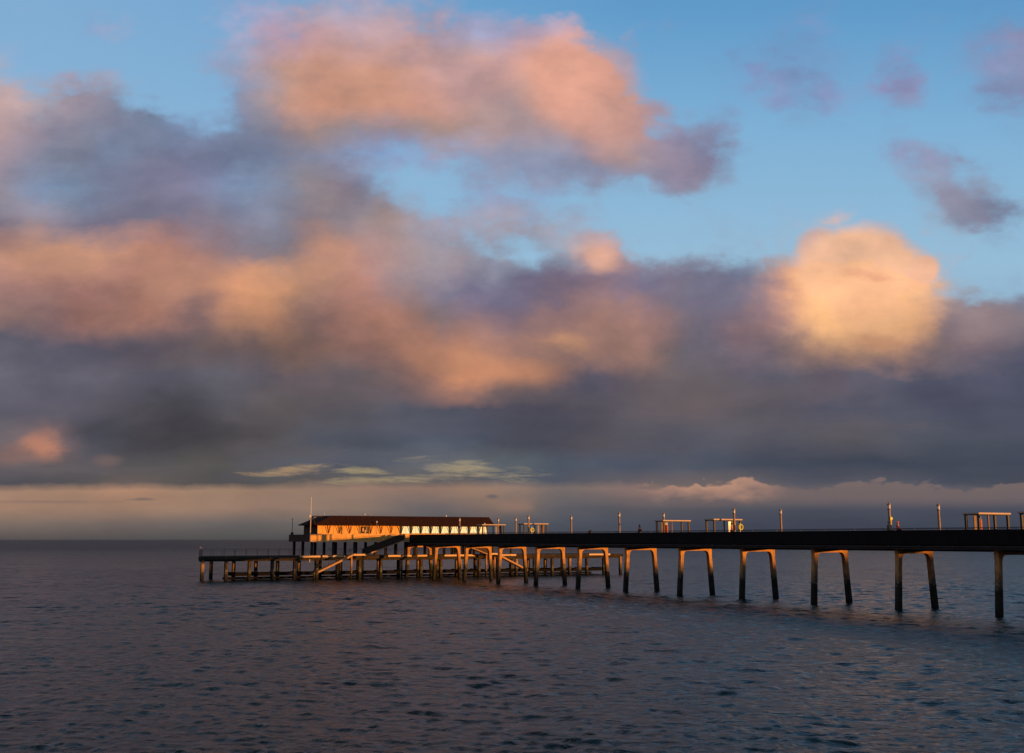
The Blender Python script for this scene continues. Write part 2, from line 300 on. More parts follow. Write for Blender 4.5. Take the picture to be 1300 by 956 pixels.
sl = bpy.data.lights.new('sun', 'SUN'); sun = bpy.data.objects.new('sun', sl); COL.objects.link(sun)
sl.energy = 5.0; sl.angle = R(0.6); sl.color = (1.0, 0.43, 0.10)
from mathutils import Vector, Matrix
sv = Vector((SD[0] * math.cos(R(SUN_EL)), SD[1] * math.cos(R(SUN_EL)), math.sin(R(SUN_EL))))
sun.rotation_euler = sv.to_track_quat('Z', 'Y').to_euler(); sun.location = (0, 0, 60)

scene.view_settings.view_transform = 'Standard'; scene.view_settings.look = 'None'
scene.view_settings.exposure = 0; scene.view_settings.gamma = 1
scene.render.engine = 'CYCLES'
scene.cycles.max_bounces = 6; scene.cycles.use_denoising = True
# ------------------------------------------------------------------ materials
def mat(name, rgb, rough=0.7, metal=0.0, var=0.15, scale=3.0, emis=None, bump=0.0, spec=0.3, weed=None, stain=None):
    m = bpy.data.materials.new(name); m.use_nodes = True
    h = G(m.node_tree); bs = m.node_tree.nodes['Principled BSDF']
    pos = h.n('ShaderNodeNewGeometry').outputs['Position']
    nz = h.noise(pos, scale, 5, 0.6)
    dark = tuple(c * (1 - var) for c in rgb); lite = tuple(min(1, c * (1 + var)) for c in rgb)
    c = h.mix(h.rng(nz, 0.3, 0.7), dark, lite)
    if stain:
        z = h.sep(pos)
        sn = h.noise(h.comb(h.m('MULTIPLY', z[0], 3.0), h.m('MULTIPLY', z[1], 3.0), h.m('MULTIPLY', z[2], 0.5)), 1.0, 6, 0.7)
        c = h.mix(h.rng(sn, 0.48, 0.68, 0.0, 0.75), c, stain)
    rg = rough
    if weed:                                        # weed and wet growth up to the tide line
        z = h.sep(pos)[2]
        e = h.m('ADD', z, h.m('MULTIPLY', h.m('SUBTRACT', h.noise(pos, 1.7, 5, 0.7), 0.5), 2.6))
        f = h.rng(e, weed + 0.9, weed - 0.6)
        c = h.mix(f, c, h.mix(h.rng(nz, 0.35, 0.65), (0.012, 0.014, 0.009), (0.035, 0.03, 0.02)))
        band = h.m('MULTIPLY', h.rng(e, weed - 0.9, weed - 0.5), h.rng(e, weed + 0.3, weed - 0.1))
        c = h.mix(h.m('MULTIPLY', band, h.rng(h.noise(pos, 9.0, 3, 0.6), 0.5, 0.62)), c, (0.30, 0.27, 0.20))
        f2 = h.rng(e, 0.9, 0.1)
        c = h.mix(f2, c, (0.008, 0.008, 0.007))
    h.put(bs.inputs['Base Color'], c); h.put(bs.inputs['Roughness'], rg)
    bs.inputs['Metallic'].default_value = metal; bs.inputs['Specular IOR Level'].default_value = spec
    if emis:
        bs.inputs['Emission Color'].default_value = tuple(emis) + (1,); bs.inputs['Emission Strength'].default_value = 1.0
    if bump:
        bn = h.n('ShaderNodeBump'); bn.inputs['Strength'].default_value = bump; bn.inputs['Distance'].default_value = 0.05
        h.put(bn.inputs['Height'], h.noise(pos, scale * 4, 6, 0.65)); h.put(bs.inputs['Normal'], bn.outputs[0])
    return m
M = {}
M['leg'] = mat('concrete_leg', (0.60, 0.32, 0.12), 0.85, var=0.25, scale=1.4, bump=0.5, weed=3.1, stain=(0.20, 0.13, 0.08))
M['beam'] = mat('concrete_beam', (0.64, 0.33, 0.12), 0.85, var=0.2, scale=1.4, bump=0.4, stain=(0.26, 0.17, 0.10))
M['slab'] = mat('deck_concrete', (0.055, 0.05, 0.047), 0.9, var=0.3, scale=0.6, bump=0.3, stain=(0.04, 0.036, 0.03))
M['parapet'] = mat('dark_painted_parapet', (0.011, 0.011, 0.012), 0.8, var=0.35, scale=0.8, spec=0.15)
M['rail'] = mat('grey_rail', (0.10, 0.10, 0.11), 0.5, 0.3)
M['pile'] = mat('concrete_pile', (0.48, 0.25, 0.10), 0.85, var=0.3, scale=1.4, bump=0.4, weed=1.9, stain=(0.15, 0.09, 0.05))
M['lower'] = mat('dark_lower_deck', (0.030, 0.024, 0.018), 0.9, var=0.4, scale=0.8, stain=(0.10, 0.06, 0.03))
M['piledark'] = mat('shaded_pile', (0.05, 0.035, 0.025), 0.85, var=0.4, scale=1.4, bump=0.4, weed=1.9, stain=(0.16, 0.09, 0.045))  # darker copy of the concrete pile, shade put into its base colour
M['brick'] = mat('rendered_house_wall', (0.45, 0.40, 0.33), 0.9, var=0.15)
M['shingle'] = mat('beach_shingle', (0.22, 0.17, 0.12), 0.95, var=0.3, scale=6, bump=0.6)
M['walk'] = mat('weedy_landing', (0.012, 0.010, 0.008), 0.9, var=0.4, scale=2, spec=0.03)
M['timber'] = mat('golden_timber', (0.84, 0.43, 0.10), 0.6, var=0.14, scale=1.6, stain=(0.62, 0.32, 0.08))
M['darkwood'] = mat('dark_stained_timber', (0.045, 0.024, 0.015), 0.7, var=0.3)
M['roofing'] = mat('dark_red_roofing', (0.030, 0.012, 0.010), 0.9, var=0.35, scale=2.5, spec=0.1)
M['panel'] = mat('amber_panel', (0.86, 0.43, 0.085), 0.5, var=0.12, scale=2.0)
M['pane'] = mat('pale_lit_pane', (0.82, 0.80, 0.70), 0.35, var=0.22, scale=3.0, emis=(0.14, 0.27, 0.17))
M['dim'] = mat('dim_doorway', (0.03, 0.02, 0.015), 0.6)
M['cream'] = mat('cream_paint', (0.62, 0.50, 0.40), 0.5, var=0.15, scale=4)
M['post'] = mat('lamp_post_paint', (0.36, 0.24, 0.17), 0.5, var=0.3, scale=5)
M['white'] = mat('white_paint', (0.80, 0.78, 0.72), 0.45, var=0.06)
M['trim'] = mat('pale_trim', (0.72, 0.48, 0.24), 0.55, var=0.08)
M['roofpale'] = mat('pale_roof_edge', (0.60, 0.46, 0.34), 0.6, var=0.1)
M['frame'] = mat('dark_frame', (0.035, 0.030, 0.028), 0.55, var=0.2)
M['framelit'] = mat('brown_frame', (0.22, 0.11, 0.05), 0.55, var=0.2)
M['red'] = mat('red_board', (0.35, 0.02, 0.02), 0.5)
M['orange'] = mat('orange_ring', (0.85, 0.16, 0.03), 0.5, var=0.05)
M['yellow'] = mat('yellow_paint', (0.80, 0.74, 0.06), 0.5, var=0.05)
M['skin'] = mat('skin', (0.48, 0.28, 0.20), 0.6)
M['navy'] = mat('dark_coat', (0.03, 0.035, 0.05), 0.85)
M['maroon'] = mat('maroon_coat', (0.16, 0.03, 0.03), 0.85)
M['rust'] = mat('rust_coat', (0.60, 0.22, 0.06), 0.85)
M['trousers'] = mat('dark_trousers', (0.03, 0.03, 0.035), 0.9)
M['hair'] = mat('brown_hair', (0.05, 0.03, 0.02), 0.8)
M['gull'] = mat('white_feathers', (0.8, 0.8, 0.78), 0.7, var=0.03)
M['gullgrey'] = mat('grey_feathers', (0.35, 0.36, 0.38), 0.7, var=0.05)
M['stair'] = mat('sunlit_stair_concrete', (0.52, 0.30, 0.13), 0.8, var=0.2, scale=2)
def glass_mat():
    m = bpy.data.materials.new('shelter_glass'); m.use_nodes = True
    h = G(m.node_tree); bs = m.node_tree.nodes['Principled BSDF']
    bs.inputs['Base Color'].default_value = (0.75, 0.78, 0.75, 1); bs.inputs['Roughness'].default_value = 0.08
    bs.inputs['Alpha'].default_value = 0.25
    return m
M['glass'] = glass_mat()

# ------------------------------------------------------------------ mesh helpers (x = across the pier, y = out to sea, z = up)
class MB:
    def __init__(s): s.v = []; s.f = []; s.mi = []
    def add(s, vs, fs, mi=0):
        o = len(s.v); s.v += [tuple(v) for v in vs]; s.f += [tuple(i + o for i in f) for f in fs]; s.mi += [mi] * len(fs); return s
    def box(s, x0, x1, y0, y1, z0, z1, mi=0):
        vs = [(x0, y0, z0), (x1, y0, z0), (x1, y1, z0), (x0, y1, z0), (x0, y0, z1), (x1, y0, z1), (x1, y1, z1), (x0, y1, z1)]
        return s.add(vs, [(3, 2, 1, 0), (4, 5, 6, 7), (0, 1, 5, 4), (1, 2, 6, 5), (2, 3, 7, 6), (3, 0, 4, 7)], mi)
    def ring(s, rings, mi=0, cap=True):
        n = len(rings[0]); vs = [p for r in rings for p in r]; fs = []
        for k in range(len(rings) - 1):
            for i in range(n):
                j = (i + 1) % n; fs.append((k * n + i, k * n + j, (k + 1) * n + j, (k + 1) * n + i))
        if cap: fs += [tuple(reversed(range(n))), tuple((len(rings) - 1) * n + i for i in range(n))]
        return s.add(vs, fs, mi)
    def lathe(s, x, y, prof, n=12, mi=0):
        return s.ring([[(x + r * math.cos(2 * math.pi * i / n), y + r * math.sin(2 * math.pi * i / n), z) for i in range(n)] for r, z in prof], mi)
    def tube(s, p, q, r1, r2=None, n=8, mi=0):
        r2 = r1 if r2 is None else r2
        p, q = Vector(p), Vector(q); d = (q - p).normalized()
        u = d.cross(Vector((0, 0, 1))) if abs(d.z) < 0.99 else Vector((1, 0, 0)); u.normalize(); w = d.cross(u)
        def rg(c, r): return [tuple(c + u * (r * math.cos(2 * math.pi * i / n)) + w * (r * math.sin(2 * math.pi * i / n))) for i in range(n)]
        return s.ring([rg(p, r1), rg(q, r2)], mi)
    def post(s, p, q, h1, h2, ch=0.3, mi=0, mid=None):      # chamfered square column from p up to q, half widths h1, h2
        def rg(c, h):
            k = h * (1 - ch)
            return [(c[0] + a, c[1] + b, c[2]) for a, b in ((k, -h), (h, -k), (h, k), (k, h), (-k, h), (-h, k), (-h, -k), (-k, -h))]
        n = 6; rs = []
        for i in range(n + 1):
            t = i / n; rs.append(rg([p[j] + (q[j] - p[j]) * t for j in range(3)], h1 + (h2 - h1) * t))
        return s.ring(rs, mi)
    def bar(s, p, q, w, h, mi=0):                           # rectangular bar, width w across y, height h
        p, q = Vector(p), Vector(q)
        def rg(c): return [(c.x, c.y - w / 2, c.z - h / 2), (c.x, c.y + w / 2, c.z - h / 2), (c.x, c.y + w / 2, c.z + h / 2), (c.x, c.y - w / 2, c.z + h / 2)]
        return s.ring([rg(p), rg(q)], mi)
    def prism(s, poly, y0, y1, mi=0):                       # polygon in x,z pushed along y
        n = len(poly)
        return s.add([(x, y0, z) for x, z in poly] + [(x, y1, z) for x, z in poly],
                     [tuple(range(n)), tuple(reversed(range(n, 2 * n)))] + [(i + n, (i + 1) % n + n, (i + 1) % n, i) for i in range(n)], mi)
    def slab(s, poly, z0, z1, mi=0):                        # polygon in x,y pushed along z
        n = len(poly)
        return s.add([(x, y, z0) for x, y in poly] + [(x, y, z1) for x, y in poly],
                     [tuple(reversed(range(n))), tuple(range(n, 2 * n))] + [(i, (i + 1) % n, (i + 1) % n + n, i + n) for i in range(n)], mi)
    def build(s, name, mats, parent=None, bevel=0.0, smooth=False):
        me = bpy.data.meshes.new(name); me.from_pydata(s.v, [], s.f)
        for m in (mats if isinstance(mats, (list, tuple)) else [mats]): me.materials.append(m)
        me.polygons.foreach_set('material_index', s.mi)
        if smooth: me.polygons.foreach_set('use_smooth', [True] * len(me.polygons))
        me.update()
        import bmesh
        bm = bmesh.new(); bm.from_mesh(me); bmesh.ops.recalc_face_normals(bm, faces=bm.faces); bm.to_mesh(me); bm.free()
        o = bpy.data.objects.new(name, me); COL.objects.link(o); o.parent = parent
        if bevel:
            b = o.modifiers.new('edge', 'BEVEL'); b.width = bevel; b.segments = 2; b.limit_method = 'ANGLE'
        return o
P0 = (44.9038823551694, 111.32853571428574)
def W(b, a, z=0.0): return (P0[0] + A[0] * a + B[0] * b, P0[1] + A[1] * a + B[1] * b, z)
def tag(o, label, cat, group=None, kind=None):
    o['label'] = label; o['category'] = cat
    if group: o['group'] = group
    if kind: o['kind'] = kind
    return o
def thing(name, b, a, z, label, cat, group=None, rz=0.0):
    o = bpy.data.objects.new(name, None); COL.objects.link(o); o.location = W(b, a, z); o.rotation_euler = (0, 0, HEAD + rz)
    o.empty_display_size = 0.5
    return tag(o, label, cat, group)
def dup(o, parent=None):
    c = o.copy(); COL.objects.link(c); c.parent = parent
    for ch in [x for x in COL.objects if x.parent == o]: dup(ch, c)
    return c

# ------------------------------------------------------------------ sea
def make_sea():
    rng = np.random.default_rng(3)
    def lay(angs, rads):
        T_, R_ = np.meshgrid(angs, rads)
        return (R_ * np.sin(T_)).astype(np.float64), (R_ * np.cos(T_)).astype(np.float64), R_
    fine = np.radians(np.linspace(-33, 33, 620))
    side = np.radians(np.concatenate([np.linspace(-180, -34, 60), np.linspace(34, 180, 60)]))
    angs = np.sort(np.concatenate([fine, side]))
    rads = np.concatenate([[0.5, 8, 18], np.exp(np.linspace(math.log(28), math.log(900), 1050)), np.exp(np.linspace(math.log(930), math.log(60000), 60))])
    X, Y, Rr = lay(angs, rads)
    Z = np.zeros_like(X)
    nw = 110
    wl = np.exp(rng.uniform(math.log(0.42), math.log(4.2), nw))
    main = math.radians(258)
    for i in range(nw):
        L = wl[i]; d = main + rng.normal(0, 0.55)
        k = 2 * math.pi / L
        amp = 0.0060 * L ** 0.30 * rng.uniform(0.6, 1.3)
        ph = k * (X * math.cos(d) + Y * math.sin(d)) + rng.uniform(0, 6.28)
        cell = Rr * 0.0034
        fade = np.clip((L / cell - 2.0) / 2.0, 0, 1)
        w = np.sin(ph + 0.35 * np.sin(ph * 0.23 + i))
        Z += amp * fade * (w + 0.25 * np.cos(2 * ph))
    # gusts: calmer and rougher patches
    pat = 0.5 + 0.5 * np.sin(X * 0.05 + 1.7 * np.sin(Y * 0.017 + 1)) * np.sin(Y * 0.04 + 1.3 * np.sin(X * 0.021))
    Z *= (0.62 + 0.45 * pat) * (0.66 + 0.95 * np.clip((Rr - 50) / 90, 0, 1))
    Z *= np.clip((Rr - 20) / 20, 0, 1)
    nr, na = X.shape
    co = np.stack([X, Y, Z], -1).reshape(-1, 3)
    idx = np.arange(nr * na).reshape(nr, na)
    q = np.stack([idx[:-1, :-1], idx[:-1, 1:], idx[1:, 1:], idx[1:, :-1]], -1).reshape(-1, 4)[:, ::-1]
    me = bpy.data.meshes.new('sea')
    me.vertices.add(len(co)); me.vertices.foreach_set('co', co.ravel())
    me.loops.add(q.size); me.loops.foreach_set('vertex_index', q.ravel().astype(np.int32))
    me.polygons.add(len(q)); me.polygons.foreach_set('loop_start', np.arange(0, q.size, 4, dtype=np.int32))
    me.polygons.foreach_set('use_smooth', np.ones(len(q), bool))
    me.update(calc_edges=True)
    m = bpy.data.materials.new('sea_water'); m.use_nodes = True
    h = G(m.node_tree); bs = m.node_tree.nodes['Principled BSDF']
    pos = h.n('ShaderNodeNewGeometry').outputs['Position']
    bs.inputs['Base Color'].default_value = (0.003, 0.021, 0.022, 1)
    bs.inputs['Specular Tint'].default_value = (0.84, 0.95, 1.0, 1)
    bs.inputs['IOR'].default_value = 1.28
    dist = h.n('ShaderNodeVectorMath', operation='LENGTH'); h.put(dist.inputs[0], pos); dist = dist.outputs['Value']
    h.put(bs.inputs['Specular IOR Level'], h.rng(dist, 60, 1200, 0.42, 0.20))
    h.put(bs.inputs['Roughness'], h.rng(dist, 40, 900, 0.16, 0.36))
    p = h.sep(pos)
    v = h.comb(p[0], h.m('MULTIPLY', p[1], 1.0), 0.0)
    a = h.noise(v, 1.6, 5, 0.62, 0.4); b = h.noise(v, 0.28, 4, 0.6, 0.6)
    b1 = h.n('ShaderNodeBump'); b1.inputs['Distance'].default_value = 0.20; h.put(b1.inputs['Strength'], h.rng(dist, 50, 600, 0.75, 0.6)); h.put(b1.inputs['Height'], a)
    b2 = h.n('ShaderNodeBump'); b2.inputs['Distance'].default_value = 1.6; h.put(b2.inputs['Strength'], h.rng(dist, 50, 500, 0.10, 1.0)); h.put(b2.inputs['Height'], b)
    wind = h.noise(h.comb(h.m('MULTIPLY', p[0], 0.012), h.m('MULTIPLY', p[1], 0.022)), 1.0, 4, 0.6, 0.8)
    c3 = h.noise(h.comb(h.m('MULTIPLY', p[0], 0.07), h.m('MULTIPLY', p[1], 0.11)), 1.0, 5, 0.65, 0.7)
    b3 = h.n('ShaderNodeBump'); b3.inputs['Distance'].default_value = 2.2
    h.put(b3.inputs['Strength'], h.m('MULTIPLY', h.rng(dist, 40, 260, 0.12, 0.9), h.rng(wind, 0.35, 0.65, 0.45, 1.0))); h.put(b3.inputs['Height'], c3)
    h.put(b3.inputs['Normal'], b1.outputs[0])
    h.put(b2.inputs['Normal'], b3.outputs[0])
    h.put(bs.inputs['Normal'], b2.outputs[0])
    me.materials.append(m)
    o = bpy.data.objects.new('sea', me); COL.objects.link(o); o['kind'] = 'structure'
make_sea()

# ------------------------------------------------------------------ the pier
pier = thing('pier', 0, 0, 0, 'long dark concrete pier running out to sea on splayed trestle legs', 'pier')
A0, A1 = -72.0, 128.2
DL, DR = -1.15, 6.15
DECK = 7.2
m = MB()
m.slab([(DL + 0.22, A0), (DR - 0.22, A0), (DR - 0.22, A1 + 3.0), (DL + 0.22, A1 + 3.0)], 6.05, 6.52)
for k in range(-6, 11):                                     # ribs under the slab
    for x in (0.6, 2.5, 4.4): m.box(x - 0.15, x + 0.15, k * 12 + 0.5, k * 12 + 11.5 if k < 10 else A1, 5.86, 6.052)
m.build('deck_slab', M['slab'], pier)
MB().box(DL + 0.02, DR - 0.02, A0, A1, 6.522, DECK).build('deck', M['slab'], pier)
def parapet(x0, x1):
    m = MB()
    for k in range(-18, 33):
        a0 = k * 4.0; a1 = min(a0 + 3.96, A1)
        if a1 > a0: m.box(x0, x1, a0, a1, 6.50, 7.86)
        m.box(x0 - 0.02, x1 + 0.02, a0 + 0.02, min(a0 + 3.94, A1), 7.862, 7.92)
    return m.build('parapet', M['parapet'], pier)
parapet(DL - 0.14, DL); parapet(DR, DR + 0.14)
for x in (DL - 0.07, DR + 0.07):
    m = MB(); m.tube((x, A0, 8.10), (x, A1, 8.10), 0.035, n=6)
    for k in range(-18, 33): m.tube((x, k * 4.0 + 0.4, 7.92), (x, k * 4.0 + 0.4, 8.10), 0.025, n=6)
    m.build('handrail', M['rail'], pier)
m = MB(); m.tube((DL + 0.12, A0, 6.32), (DL + 0.12, A1, 6.32), 0.07, n=8)
for k in range(-17, 32): m.box(DL + 0.04, DL + 0.20, k * 4.0 - 0.04, k * 4.0 + 0.04, 6.20, 6.498)
m.build('service_pipe', M['rail'], pier)
def trestle_mesh():
    # cross beam with rounded corners over two splayed legs
    m = MB(); pts = [(-0.32, 6.05), (-0.36, 5.0)]
    inner0, inner1, zb, r = 0.80, 4.20, 5.56, 0.5
    pts += [(0.72, 5.0)]
    for i in range(7):
        t = i / 6 * math.pi / 2; pts.append((inner0 + r - r * math.cos(t), zb - r + r * math.sin(t)))
    for i in range(7):
        t = i / 6 * math.pi / 2; pts.append((inner1 - r + r * math.sin(t), zb - r + r * math.cos(t)))
    pts += [(4.28, 5.0), (5.36, 5.0), (5.32, 6.05)]
    return m
def leg_mesh(side):
    m = MB()
    if side == 0: m.post((-0.36, 0, -3.0), (0.25, 0, 5.02), 0.31, 0.27, 0.22)
    else: m.post((5.36, 0, -3.0), (4.75, 0, 5.02), 0.31, 0.27, 0.22)
    return m
def beam_mesh():
    m = MB(); zt, zb, r = 6.048, 5.58, 0.55
    xi0, xi1, xo0, xo1 = 0.52, 4.48, -0.02, 5.02
    left = [(xo0, zt), (xo0, 5.0), (xi0 + 0.0, 5.0)]
    arcL = [(xi0 + r - r * math.cos(i / 8 * math.pi / 2), 5.03 + (zb - 5.03) * math.sin(i / 8 * math.pi / 2)) for i in range(9)]
    arcR = [(xi1 - r + r * math.sin(i / 8 * math.pi / 2), 5.03 + (zb - 5.03) * math.cos(i / 8 * math.pi / 2)) for i in range(9)]
    pts = left + arcL + arcR + [(xi1, 5.0), (xo1, 5.0), (xo1, zt)]
    return m.prism(pts, -0.26, 0.26)
first = None
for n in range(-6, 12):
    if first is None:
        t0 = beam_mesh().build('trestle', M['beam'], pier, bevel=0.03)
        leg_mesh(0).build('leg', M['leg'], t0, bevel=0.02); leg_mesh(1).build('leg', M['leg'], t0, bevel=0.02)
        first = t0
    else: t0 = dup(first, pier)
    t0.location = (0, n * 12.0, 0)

# ------------------------------------------------------------------ pier head
head = thing('pier_end_platform', 0, 129, 0, 'tiered platform on rows of piles at the seaward end of the pier', 'pier platform')
def hb(m): return m                                         # local y = metres behind the front row
plan = [(-40.3, -0.7), (46.8, -0.7), (45.6, 13.0), (-36.2, 13.0)]
ld = MB().slab(plan, 3.60, 4.14).build('lower_deck', M['lower'], head)
m = MB(); y = -0.62
for z in (4.6, 4.95, 5.28): m.tube((-40.2, y, z), (46.7, y, z), 0.017, n=6)
for k in range(44): m.tube((-40.2 + k * 2.02, y, 4.14), (-40.2 + k * 2.02, y, 5.28), 0.024, n=6)
m.build('railing', M['frame'], head)
m = MB()
for z in (4.6, 4.95, 5.28): m.tube((-40.2, -0.6, z), (-36.1, 12.9, z), 0.017, n=6); m.tube((-36.1, 12.9, z), (45.5, 12.9, z), 0.017, n=6)
for k in range(41): m.tube((-36.1 + k * 2.04, 12.9, 4.14), (-36.1 + k * 2.04, 12.9, 5.28), 0.024, n=6)
for k in range(1, 7): m.tube((-40.2 + k * 0.6, -0.6 + k * 1.95, 4.14), (-40.2 + k * 0.6, -0.6 + k * 1.95, 5.28), 0.024, n=6)
m.build('railing', M['frame'], head)
pm = MB().post((0, 0, -3), (0, 0, 3.62), 0.30, 0.28, 0.3)
p0 = None
pk = {}
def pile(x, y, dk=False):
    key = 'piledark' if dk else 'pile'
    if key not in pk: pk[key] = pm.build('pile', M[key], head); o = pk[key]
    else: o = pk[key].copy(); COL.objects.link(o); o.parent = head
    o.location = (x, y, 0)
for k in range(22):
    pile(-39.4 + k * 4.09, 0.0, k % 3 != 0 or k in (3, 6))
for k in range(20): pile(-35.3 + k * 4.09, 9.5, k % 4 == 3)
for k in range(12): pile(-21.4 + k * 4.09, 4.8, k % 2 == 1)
m = MB()
for k in range(20): m.box(-35.5 + k * 4.09, -35.1 + k * 4.09, -0.3, 12.0, 3.28, 3.602)
m.box(-40.0, 46.5, -0.25, 0.25, 3.30, 3.598)
m.build('cap_beams', M['lower'], head)
for x0, x1 in ((-22.4, -18.6), (-18.2, -13.9), (-5.5, -3.0), (-2.6, -0.8), (0.4, 2.4), (6.0, 12.4), (18.0, 21.5), (38.4, 43.5)):
    MB().box(x0, x1, -0.80, -0.702, 3.88, 4.20).build('sunlit_edge_strip', M['trim'], head)  # sunlit stretches of the deck edge, put in as pale strips
m = MB(); m.box(-33.2, 45.2, 2.6, 8.4, 0.72, 1.22)
for k in range(20): m.box(-33.0 + k * 4.1, -32.8 + k * 4.1, 2.5, 8.5, 1.222, 1.34)
m.build('landing_stage', M['walk'], head)
m = MB(); m.box(-33.2, 45.2, 8.9, 9.4, 0.0, 0.35); m.build('tie_beam', M['walk'], head)
# upper deck
MB().box(-20.1, 22.0, 0.12, 11.5, 6.72, 7.18).build('upper_deck', M['slab'], head)
fr = MB()
xx = -20.3
while xx < 22.0:
    fr.box(xx, xx + 0.285, -0.02 - 0.012 * (int(xx * 7) % 2), 0.10, 6.80, 7.84); xx += 0.30
fr.build('timber_balustrade', M['timber'], head)
m = MB(); m.box(-20.34, 22.1, -0.08, 0.14, 6.56, 6.79); m.box(-20.36, 22.1, -0.10, 0.16, 7.842, 7.93)
m.build('trim_board', M['trim'], head)
m = MB(); m.box(-20.32, -20.15, 0.162, 11.5, 6.60, 7.90); m.box(-20.32, 22, 11.502, 11.65, 6.60, 7.90)
m.build('unlit_side_balustrade', M['darkwood'], head)  # same timber as the front, its unlit side put in as a darker colour
u0 = None
for k in range(11):
    for y in (1.0, 5.8, 10.6):
        if u0 is None: u0 = MB().post((0, 0, 4.14), (0, 0, 6.72), 0.22, 0.22, 0.2).build('column', M['darkwood'], head); o = u0
        else: o = u0.copy(); COL.objects.link(o); o.parent = head
        o.location = (-19.6 + k * 4.1, y, 0)
def stair(pts, solid):
    st = thing('staircase', 0, 126.6, 0, solid[0], 'staircase', 'staircases down the front of the pier head')
    (x0, z0), (x1, z1), (x2, z2), (x3, z3) = pts            # top, landing, landing, foot
    for y in (-0.62, 0.62):
        mm = MB(); mm.bar((x0, y, z0), (x1, y, z1), 0.10, 0.34); mm.bar((x2, y, z2), (x3, y, z3), 0.10, 0.34)
        mm.build('stringer', M['stair'], st)
    for (xa, za, xb, zb) in ((x0, z0, x1, z1), (x2, z2, x3, z3)):
        mm = MB(); n = int(abs(zb - za) / 0.18)
        for i in range(n):
            t = (i + 0.5) / n; xc = xa + (xb - xa) * t; zc = za + (zb - za) * t
            mm.box(xc - 0.19, xc + 0.19, -0.565, 0.565, zc - 0.07, zc + 0.10)
        mm.build('steps', M['stair'], st)
    mm = MB(); mm.box(min(x1, x2), max(x1, x2), -0.7, 0.7, z1 - 0.14, z1 + 0.16); mm.build('landing', M['trim'], st)
    mm = MB()
    for y in (-0.66, 0.66):
        mm.bar((x2, y, z2 + 1.0), (x3, y, z3 + 1.0), 0.05, 0.05)
        for i in range(6):
            t = i / 5; xc = x2 + (x3 - x2) * t; zc = z2 + (z3 - z2) * t
            mm.tube((xc, y, zc), (xc, y, zc + 1.0), 0.025, n=6)
    mm.build('handrail', M['frame'], st)
    mm = MB()
    for y in (-0.70, 0.70): mm.bar((x0, y, z0 + 0.55), (x1, y, z1 + 0.55), 0.06, 1.05)
    mm.build('shaded_stair_panel', M['darkwood'], st)  # upper flight in the pier's shadow, that shade put into a dark colour
    for xc in (x1, x2, x3):
        zt = z1 - 0.14 if xc != x3 else z3
        mm = MB()
        mm.post((xc, 0.3, -2.5), (xc, 0.3, zt - 0.02), 0.17, 0.15, 0.2); mm.build('support_post', M['pile'], st)
    return st
stair([(-3.3, 7.0), (-11.0, 4.3), (-13.2, 4.3), (-20.2, 1.15)], ['concrete staircase dropping leftwards from the café deck, sunlit lower flight'])
stair([(6.5, 7.0), (14.2, 4.3), (16.0, 4.3), (22.8, 1.2)], ['concrete staircase dropping rightwards behind the trestle legs to the lower landing'])

# ------------------------------------------------------------------ the café building
cafe = thing('cafe_building', -18.35, 130.6, 7.18, 'long low timber café with dark red roof and glowing row of panels on pier head', 'café')
LEN, DEP, HW = 34.9, 7.5, 2.36
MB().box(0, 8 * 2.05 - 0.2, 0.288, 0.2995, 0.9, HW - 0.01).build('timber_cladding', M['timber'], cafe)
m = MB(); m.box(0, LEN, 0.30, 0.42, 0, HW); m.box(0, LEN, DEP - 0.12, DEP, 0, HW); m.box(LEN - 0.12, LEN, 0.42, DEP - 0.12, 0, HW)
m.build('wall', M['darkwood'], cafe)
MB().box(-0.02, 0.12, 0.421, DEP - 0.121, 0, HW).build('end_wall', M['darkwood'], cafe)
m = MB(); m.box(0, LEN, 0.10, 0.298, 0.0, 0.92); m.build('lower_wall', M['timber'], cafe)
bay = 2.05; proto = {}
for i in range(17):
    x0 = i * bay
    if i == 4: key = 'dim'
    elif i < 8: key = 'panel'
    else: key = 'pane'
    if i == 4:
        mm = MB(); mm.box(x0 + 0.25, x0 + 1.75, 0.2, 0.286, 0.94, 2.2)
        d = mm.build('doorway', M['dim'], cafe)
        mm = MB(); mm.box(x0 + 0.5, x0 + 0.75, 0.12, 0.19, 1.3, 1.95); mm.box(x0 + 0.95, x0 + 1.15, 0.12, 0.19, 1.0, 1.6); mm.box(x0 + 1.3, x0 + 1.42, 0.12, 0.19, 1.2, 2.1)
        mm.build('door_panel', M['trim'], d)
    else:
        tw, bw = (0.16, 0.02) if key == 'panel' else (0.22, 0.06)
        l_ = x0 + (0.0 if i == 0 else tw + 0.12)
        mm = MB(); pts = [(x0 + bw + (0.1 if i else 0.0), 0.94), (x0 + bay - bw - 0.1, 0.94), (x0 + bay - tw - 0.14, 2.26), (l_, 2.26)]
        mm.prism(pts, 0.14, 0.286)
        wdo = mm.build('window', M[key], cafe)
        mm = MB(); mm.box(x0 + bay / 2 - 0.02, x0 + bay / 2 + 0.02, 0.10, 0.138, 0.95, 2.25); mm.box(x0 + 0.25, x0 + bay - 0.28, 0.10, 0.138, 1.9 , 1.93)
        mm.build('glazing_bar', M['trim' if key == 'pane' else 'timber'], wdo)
    if i:
        for s in (-1, 1):
            mm = MB(); mm.bar((x0 + s * 0.04, -0.02, 0.93), (x0 + s * 0.36, -0.30, 2.42), 0.09, 0.16)
            p_, q_ = Vector((x0 + s * 0.05, 0.03, 0.93)), Vector((x0 + s * 0.34, -0.32, 2.42))
            mm = MB(); mm.tube(p_, q_, 0.05 if i < 8 else 0.075, n=6); mm.build('strut', M['darkwood'], cafe)
